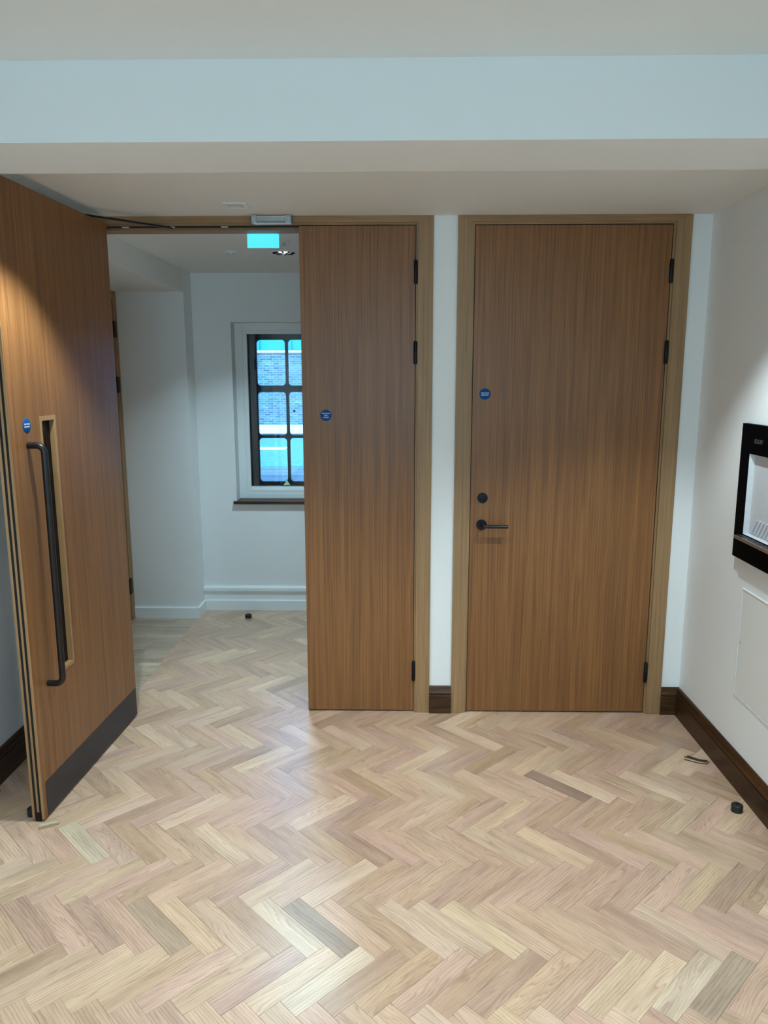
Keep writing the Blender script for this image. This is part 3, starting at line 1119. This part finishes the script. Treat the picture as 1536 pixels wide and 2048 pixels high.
for hz in (2.064, 1.693, 0.262):
    b = hinge_bm(0.112, 0.010)
    box(b, -0.002, 0.012, -0.024, 0.024, -0.055, 0.055)
    hg = build('hinge', b, M['black'], d4, smooth=True)
    hg.location = (0.014, SD1 - SD0 - 0.016, hz)

# electromagnetic holder on the frame head
dm = thing('door_magnet', (-0.9615, -0.010, 2.478), 0, 'silver magnetic lock bar on the frame head above the doorway', 'lock')
W2 = 0.094
b = nb()
prism(b, [(0.0, -0.019), (-0.024, -0.019), (-0.027, -0.013), (-0.024, -0.009), (-0.024, 0.009), (-0.027, 0.013), (-0.024, 0.0175), (0.0, 0.0175)], 'x', -W2 + 0.026, W2 - 0.030)
build('body', b, M['alu'], dm)
build('end_plate', bx(-W2, -W2 + 0.026, -0.030, 0.0, -0.019, 0.018, bev=0.002), M['alu'], dm)
build('end_plate', bx(W2 - 0.030, W2, -0.030, 0.0, -0.019, 0.018, bev=0.002), M['alu'], dm)
build('bottom_rail', bx(-W2 + 0.012, W2 - 0.002, -0.032, -0.004, -0.0215, -0.019, bev=0.0008), M['plastic_w'], dm)
for sx in (-W2 + 0.009, W2 - 0.012):
    build('screw', lathe(nb(), [(0, 0), (0.0050, 0), (0.0050, 0.0012), (0.0035, 0.0022), (0.0012, 0.0014), (0, 0.0014)], 16, Matrix.Translation((sx, -0.030, 0.002)) @ RX), M['steel'], dm, smooth=True)

# ------------------------------------------------------------------ ceiling fittings
el = thing('emergency_light', (-1.082, -0.236, SOF), 0, 'small rectangular white emergency light recessed in the soffit', 'light')
b = nb()
for (x0, x1, y0, y1) in ((-0.050, 0.050, -0.056, -0.040), (-0.050, 0.050, 0.040, 0.056), (-0.050, -0.034, -0.040, 0.040), (0.034, 0.050, -0.040, 0.040)):
    box(b, x0, x1, y0, y1, -0.005, 0.0)
build('bezel', b, M['plastic_w'], el)
build('lens', bx(-0.034, 0.034, -0.040, 0.040, -0.003, -0.0005), M['lens'], el)
build('led', lathe(nb(), [(0, -0.0055), (0.005, -0.005), (0.006, -0.003), (0, -0.003)], 16, Matrix.Translation((0.018, 0.018, 0))), M['steel'], el, smooth=True)

es_ = thing('exit_sign', (-1.047, 0.225, LOBC), math.radians(1.0), 'lit cyan exit sign hanging under the lobby ceiling', 'exit sign')
build('ceiling_plate', bx(-0.070, 0.070, -0.016, 0.016, -0.008, 0.0, bev=0.002), M['plastic_w'], es_)
build('panel', bx(-0.080, 0.080, -0.004, 0.004, -0.076, -0.008, bev=0.001), M['exit'], es_)

dl = thing('round_downlight', (-1.037, 0.863, LOBC), 0, 'round recessed downlight with a mirror reflector in the lobby ceiling', 'light')
build('bezel', lathe(nb(), [(0.070, -0.001), (0.072, -0.005), (0.080, -0.004), (0.083, 0.0), (0.070, 0.0)], 40), M['plastic_w'], dl, smooth=True)
b = lathe(nb(), [(0.070, -0.002), (0.062, -0.0015), (0.040, -0.0008), (0.022, -0.0006), (0.0, -0.0006)], 18)
build('reflector', b, M['reflector'], dl)
b = nb()
for k in range(8):
    a_ = k * PI / 4
    p0 = Vector((0.012 * math.cos(a_), 0.012 * math.sin(a_), -0.005))
    p1 = Vector((0.066 * math.cos(a_), 0.066 * math.sin(a_), -0.003))
    bar(b, p0, p1, 0.007, 0.008)
build('louvre', b, M['seal'], dl)
build('lamp', lathe(nb(), [(0, -0.008), (0.030, -0.006), (0.045, -0.003), (0.045, -0.001), (0, -0.001)], 20), M['led_dim'], dl, smooth=True)

sd = thing('smoke_detector', (-1.338, 0.819, LOBC), 0, 'small flat white smoke detector on the lobby ceiling', 'detector')
build('base', lathe(nb(), [(0.041, 0), (0.041, -0.004), (0.036, -0.007), (0.026, -0.007), (0.0, -0.007)], 32), M['plastic_w'], sd, smooth=True)
build('sensor_head', lathe(nb(), [(0.024, -0.007), (0.022, -0.014), (0.012, -0.017), (0, -0.017)], 28), M['plastic_w'], sd, smooth=True)
for k in range(6):
    a_ = k * PI / 3 + 0.3
    build('vent_slot', bx(-0.004, 0.004, -0.0015, 0.0015, -0.0155, -0.0125), M['seal'], sd).matrix_local = Matrix.Rotation(a_, 4, 'Z') @ Matrix.Translation((0.0195, 0, 0))

sp = thing('sprinkler_head', (-0.982, 0.494, LOBC), 0, 'small white sprinkler head beside the exit sign', 'sprinkler')
build('escutcheon', lathe(nb(), [(0.026, 0), (0.026, -0.003), (0.020, -0.007), (0.010, -0.008), (0, -0.008)], 28), M['plastic_w'], sp, smooth=True)
build('deflector', lathe(nb(), [(0, -0.006), (0.006, -0.008), (0.006, -0.018), (0.014, -0.019), (0.014, -0.021), (0, -0.021)], 20), M['steel'], sp, smooth=True)

# recessed ceiling downlights of the room (above and behind the camera's view)
places = ['at the fountain wall side over the camera', 'at the open door side over the camera', 'at the fountain wall side near the end wall', 'at the open door side near the end wall',
          'in the soffit above the right wall skirting', 'in the soffit above the closed leaf', 'in the soffit above the open leaf']
for (lx, ly, lz), where in zip([(a, c, CEIL) for a, c in DOWNLIGHTS] + [(a, c, SOF) for a, c in RECESS_LIGHTS], places):
    t = thing('ceiling_downlight', (lx, ly, lz), 0, 'round white recessed downlight ' + where, 'light', 'recessed downlights of the room')
    build('bezel', lathe(nb(), [(0.066, -0.012), (0.070, -0.014), (0.082, -0.006), (0.085, 0.0), (0.066, 0.0)], 32), M['plastic_w'], t, smooth=True)
    build('lens', lathe(nb(), [(0.066, -0.002), (0.0, -0.002), (0.0, -0.001), (0.066, -0.001)], 32), M['led' if lz > 2.6 else 'lens'], t)

# ------------------------------------------------------------------ drinking fountain on the right wall
FY0, FY1, FZ0, FZ1 = -1.010, -0.531, 0.987, 1.557
OY0, OY1, OZ0, OZ1 = -0.925, -0.612, 1.098, 1.436
ft = thing('drinking_fountain', (XR, 0, 0), 0, 'black framed drinking fountain set into the right wall', 'drinking fountain')
b = nb()
for (y0, y1, z0, z1) in ((FY0, FY1, OZ1, FZ1), (FY0, FY1, FZ0, OZ0), (FY0, OY0, OZ0, OZ1), (OY1, FY1, OZ0, OZ1)):
    box(b, -0.022, 0.0, y0, y1, z0, z1)
build('surround', b, M['gloss_black'], ft)
b = nb()
# shallow sloped alcove standing inside the surround
va = [b.verts.new(v) for v in ((-0.021, OY0, OZ0), (-0.021, OY1, OZ0), (-0.021, OY1, OZ1), (-0.021, OY0, OZ1))]
vb = [b.verts.new(v) for v in ((-0.0015, OY0 + 0.010, OZ0 + 0.004), (-0.0015, OY1 - 0.010, OZ0 + 0.004), (-0.0015, OY1 - 0.010, OZ1 - 0.006), (-0.0015, OY0 + 0.010, OZ1 - 0.006))]
for i in range(4):
    j = (i + 1) % 4
    b.faces.new((va[i], va[j], vb[j], vb[i]))
b.faces.new(vb)
build('alcove', b, M['alcove'], ft)
gr = nb()
for i in range(9):
    y0 = OY1 - 0.030 - i * 0.028
    prism(gr, [(y0, OZ0 + 0.012), (y0 - 0.012, OZ0 + 0.012), (y0 - 0.052, OZ0 + 0.072), (y0 - 0.040, OZ0 + 0.072)], 'x', -0.006, -0.0012)
build('splash_grille', gr, M['grille'], ft)
b = bx(-0.058, -0.001, OY0 - 0.004, OY1 + 0.004, OZ0 - 0.018, OZ0 - 0.004, bev=0.002)
tr_ = build('drain_tray', b, M['steel'], ft)
b = nb()
for i in range(14):
    y0 = OY1 - 0.014 - i * 0.021
    box(b, -0.052, -0.028, y0 - 0.012, y0, OZ0 - 0.0042, OZ0 - 0.0034)
build('drain_slots', b, M['seal'], tr_)
lg = text_bm('ELKAY', 0.025, (0, -1, 0), (0, 0, 1), (-1, 0, 0), (-0.0222, -0.682, 1.490), bold=0.0003, align='CENTER', shear=0.15)
build('lettering', lg, M['logo'], ft)

# access panel below the fountain: thin frame, gap, flush door with a lock hole
ap = thing('access_panel', (XR, 0, 0), 0, 'square cream access panel set flush in the wall below the fountain', 'access panel')
PY0, PY1, PZ0, PZ1 = -1.115, -0.612, 0.383, 0.862
b = nb()
for (y0, y1, z0, z1) in ((PY0, PY1, PZ1 - 0.006, PZ1), (PY0, PY1, PZ0, PZ0 + 0.006), (PY0, PY0 + 0.006, PZ0 + 0.006, PZ1 - 0.006), (PY1 - 0.006, PY1, PZ0 + 0.006, PZ1 - 0.006)):
    box(b, -0.0040, 0.0, y0, y1, z0, z1)
build('panel_frame', b, M['white_trim'], ap)
build('gap', bx(-0.0008, 0.0, PY0 + 0.006, PY1 - 0.006, PZ0 + 0.006, PZ1 - 0.006), M['seal'], ap)
build('panel_door', bx(-0.0024, -0.0004, PY0 + 0.008, PY1 - 0.008, PZ0 + 0.008, PZ1 - 0.008), M['panel'], ap)
MX = Matrix.Rotation(-PI / 2, 4, 'Y')
build('lock', lathe(nb(), [(0.0, 0.0026), (0.0026, 0.0026), (0.0028, 0.0034), (0.0055, 0.0034), (0.006, 0.0022), (0.0, 0.0022)], 18, Matrix.Translation((0, -0.636, 0.626)) @ MX), M['steel'], ap, smooth=True)

# ------------------------------------------------------------------ things on the floor
def doorstop(loc, label, r=0.0225, h=0.030):
    o = thing('door_stop', loc, 0, label, 'door stop', 'black floor door stops')
    build('buffer', lathe(nb(), [(0, 0), (r, 0), (r, h * 0.30), (r * 0.97, h * 0.32), (r * 0.97, h * 0.36), (r, h * 0.38), (r, h - 0.003), (r - 0.003, h), (0.007, h), (0.006, h - 0.004), (0, h - 0.004)], 30), M['rubber'], o, smooth=True)
    build('screw', lathe(nb(), [(0, h - 0.0035), (0.0045, h - 0.0035), (0.004, h - 0.002), (0, h - 0.0015)], 14), M['black'], o, smooth=True)
    return o


doorstop((1.024, -0.905, 0), 'black round door stop on the parquet by the fountain wall skirting')
doorstop((-1.463, 1.556, 0), 'black round door stop on the lobby floor below the window', 0.024, 0.026)
doorstop((-1.846, -0.975, 0), 'black round door stop behind the free edge of the open door')

b = nb()
prism(b, [(-0.008, 0.0), (0.008, 0.0), (0.007, 0.012), (-0.002, 0.014), (-0.008, 0.010)], 'x', -0.034, 0.030)
for v in b.verts:
    v.co.y += 0.004 * math.sin(v.co.x * 60)
    v.co.z *= 1.0 - (0.25 if v.co.x > 0 else 0)
b2 = build('wood_offcut', b, M['cut_wood'], label='small pale wood offcut under the corner of the open door', cat='offcut')
b2.location = (-1.742, -1.052, 0.0)
b2.rotation_euler = (0, 0, math.radians(22))
b2.scale = (1.08, 1.4, 1.5)

# curled dark strips of scrap near the right skirting
sc_ = thing('scrap_strips', (1.018, -0.495, 0), 0, 'curled dark brown scrap strips on the parquet near the right skirting', 'scrap')
for (dx, dy, rz_, L_, hgt) in ((0.0, 0.0, -38, 0.105, 0.004), (-0.010, -0.020, -33, 0.10, 0.003), (0.004, 0.008, -41, 0.085, 0.006)):
    b = nb()
    rows = []
    for i in range(13):
        s_ = i / 12 - 0.5
        x = s_ * L_
        y = 0.030 * (max(0, s_) ** 2) * 4 * 0.6
        rows.append([b.verts.new((x, y + w_, z_)) for (w_, z_) in ((-0.0022, 0.0), (0.0022, 0.0), (0.0022, hgt), (-0.0022, hgt))])
    for r0, r1 in zip(rows[:-1], rows[1:]):
        for i in range(4):
            j = (i + 1) % 4
            b.faces.new((r0[i], r0[j], r1[j], r1[i]))
    b.faces.new(rows[0])
    b.faces.new(rows[-1])
    s = build('strip', b, M['bark'], sc_)
    s.location = (dx, dy, 0)
    s.rotation_euler = (0, 0, math.radians(rz_))

# ------------------------------------------------------------------ lobby window
wd = thing('window_1', (0, LYB, 0), 0, 'black iron casement with rounded panes behind a white inner frame', 'window', kind='structure')
# white inner frame: outer frame, then sash set back
FX0, FX1 = -1.543, -0.655
def rect_frame(bm, x0, x1, z0, z1, wl_, wr_, wb_, wt_, y0, y1, bev=0.0):
    box(bm, x0, x0 + wl_, y0, y1, z0, z1, bev)
    box(bm, x1 - wr_, x1, y0, y1, z0, z1, bev)
    box(bm, x0 + wl_, x1 - wr_, y0, y1, z0, z0 + wb_, bev)
    box(bm, x0 + wl_, x1 - wr_, y0, y1, z1 - wt_, z1, bev)
    return bm
build('inner_frame', rect_frame(nb(), FX0 - 0.017, FX1 + 0.015, 0.838, 2.130, 0.057, 0.055, 0.036, 0.054, 0.120, 0.185, 0.002), M['white_trim'], wd)
build('inner_sash', rect_frame(nb(), -1.503, -0.695, 0.874, 2.076, 0.030, 0.030, 0.032, 0.023, 0.124, 0.160, 0.002), M['white_trim'], wd)
b = prism(nb(), [(0.128, 0.905), (0.170, 0.905), (0.170, 0.932), (0.150, 0.934), (0.132, 0.922)], 'x', -1.474, -0.724)
build('glazing_bead', b, M['white_trim'], wd)
build('inner_pane', bx(-1.476, -0.722, 0.140, 0.144, 0.905, 2.055), M['glass'], wd)


def iron_grid():
    """cast iron lights: one plate pierced by openings with rounded corners."""
    bm = nb()
    xs = [(-1.416, -1.204), (-1.182, -0.970), (-0.948, -0.736)]
    zs = [(1.681, 2.014), (1.311, 1.633), (0.958, 1.288)]
    X0, X1, Z0, Z1 = -1.530, -0.670, 0.86, 2.10
    xe = [X0] + [(xs[i][1] + xs[i + 1][0]) / 2 for i in range(2)] + [X1]
    ze = [Z1, 1.657, 1.2995, Z0]
    for i, (a, c) in enumerate(xs):
        for k, (zb_, zt_) in enumerate(zs):
            r = 0.026
            inner = []
            for (qx, qz, st) in ((c - r, zt_ - r, 0), (a + r, zt_ - r, 1), (a + r, zb_ + r, 2), (c - r, zb_ + r, 3)):
                for q in range(7):
                    th = (st + q / 6) * PI / 2
                    inner.append((qx + r * math.cos(th), qz + r * math.sin(th)))
            # outer rectangle sampled by the same angles
            ox0, ox1, oz0, oz1 = xe[i], xe[i + 1], ze[k + 1], ze[k]
            outer = []
            for (px_, pz_, st) in ((ox1, oz1, 0), (ox0, oz1, 1), (ox0, oz0, 2), (ox1, oz0, 3)):
                for q in range(7):
                    ix, iz = inner[st * 7 + q]
                    if q == 3:
                        outer.append((px_, pz_))
                    elif (q < 3) == (st in (0, 2)):
                        outer.append((px_, iz))
                    else:
                        outer.append((ix, pz_))
            n_ = len(inner)
            rings = []
            for (pts_, yv) in ((outer, 0.195), (inner, 0.195), (inner, 0.222), (outer, 0.222)):
                rings.append([bm.verts.new((p[0], yv, p[1])) for p in pts_])
            for ra, rb_ in ((rings[0], rings[1]), (rings[1], rings[2]), (rings[2], rings[3])):
                for q in range(n_):
                    w = (q + 1) % n_
                    bm.faces.new((ra[q], ra[w], rb_[w], rb_[q]))
    bmesh.ops.remove_doubles(bm, verts=bm.verts, dist=0.0005)
    # raised glazing bars on the room side
    for x in (-1.193, -0.959):
        box(bm, x - 0.006, x + 0.006, 0.188, 0.196, 0.95, 2.02)
    for z in (1.657, 1.2995):
        box(bm, -1.43, -0.72, 0.187, 0.196, z - 0.008, z + 0.008)
    rect_frame(bm, -1.530, -0.670, 0.86, 2.10, 0.074, 0.074, 0.080, 0.060, 0.180, 0.196)
    return bm


build('iron_casement', iron_grid(), M['iron'], wd)
for (a, c) in ((-1.416, -1.204), (-1.182, -0.970), (-0.948, -0.736)):
    for (zb_, zt_) in ((1.681, 2.014), (1.311, 1.633), (0.958, 1.288)):
        build('pane', bx(a - 0.004, c + 0.004, 0.2065, 0.2095, zb_ - 0.004, zt_ + 0.004), M['glass'], wd)
st = prism(nb(), [(-1.232, 0.936), (-1.178, 0.936), (-1.205, 0.977)], 'y', 0.1375, 0.1395)
build('sticker', st, M['sticker'], wd, label='small pale green triangular sticker')
build('bolt', lathe(nb(), [(0, 0), (0.009, 0), (0.009, 0.003), (0.006, 0.006), (0, 0.006)], 18, Matrix.Translation((-1.146, 0.2065, 1.49)) @ RX), M['iron'], wd, smooth=True)
b = bx(-1.580, -0.620, -0.030, 0.0, 0.817, 0.838, bev=0.0015)
box(b, WX0, WX1, 0.0, 0.125, 0.817, 0.838)
build('sill', b, M['dark_x'], wd, label='dark brown wooden sill board')

# ------------------------------------------------------------------ street outside
G = -0.25
struct('street_ground', bx(-60, 40, 2.06, 60, G - 0.4, G - 0.12), M['road'], 'ground under the street outside the window', 'ground')
struct('road', bx(-60, 40, 13.0, 21.3, G - 0.12, G), M['road'], 'pale grey road outside the lobby window', 'road')
pv = struct('pavement', bx(-60, 40, 2.06, 10.4, G - 0.12, G + 0.010), M['paving'], 'shaded pavement just outside the lobby window', 'pavement')
for i, (y0, y1) in enumerate(((10.43, 11.20), (11.24, 11.75), (11.79, 12.25))):
    build('paving_course', bx(-30, 14, y0, y1, G - 0.02, G + 0.012), M['paving'], pv)
build('kerb', bx(-30, 14, 12.30, 12.60, G - 0.02, G + 0.02), M['paving'], pv)
rl = build('road_line', bx(-14, -3.45, 16.75, 17.45, G, G + 0.006), M['line'], label='white painted line on the road outside the window', cat='road marking', kind='structure')
bw = struct('yard_wall', bx(-40, 30, 22.3, 22.7, G - 0.1, 2.50), M['brick'], 'weathered brick boundary wall across the street', 'wall')
build('coping', bx(-40, 30, 22.24, 22.76, 2.50, 2.575, bev=0.01), M['stone'], bw)
build('plinth', bx(-40, 30, 22.16, 22.34, G + 0.02, 0.06, bev=0.01), M['stone'], bw)

# unseen window added behind the camera; a lamp before its panes gives the light
w2 = thing('rear_window_added', (0, -6.6, 0), 0, 'unseen white framed window added in the end wall behind the fill lamp', 'window', kind='structure')
b = rect_frame(nb(), -1.6, 0.6, 0.88, 2.32, 0.05, 0.05, 0.05, 0.05, -0.09, -0.02, 0.003)
box(b, -0.525, -0.475, -0.09, -0.02, 0.93, 2.27)
build('frame', b, M['white_trim'], w2)
build('pane', bx(-1.55, -0.525, -0.06, -0.056, 0.93, 2.27), M['frosted'], w2)
build('pane', bx(-0.475, 0.55, -0.06, -0.056, 0.93, 2.27), M['frosted'], w2)

struct('upper_storey', bx(-9, 8, -6.75, 2.06, 2.80, 10.4), M['stone'], 'upper storeys of the building above the lobby, throwing shade on the pavement', 'building')

hd = struct('hoarding', bx(-40, 30, 25.0, 25.2, G - 0.1, 5.2), M['hoarding'], 'saturated blue hoarding rising behind the brick boundary wall', 'hoarding')
for i in range(24):
    build('cover_strip', bx(-14 + i * 1.2, -13.93 + i * 1.2, 24.95, 25.0, 2.0, 5.2), M['hoarding'], hd)
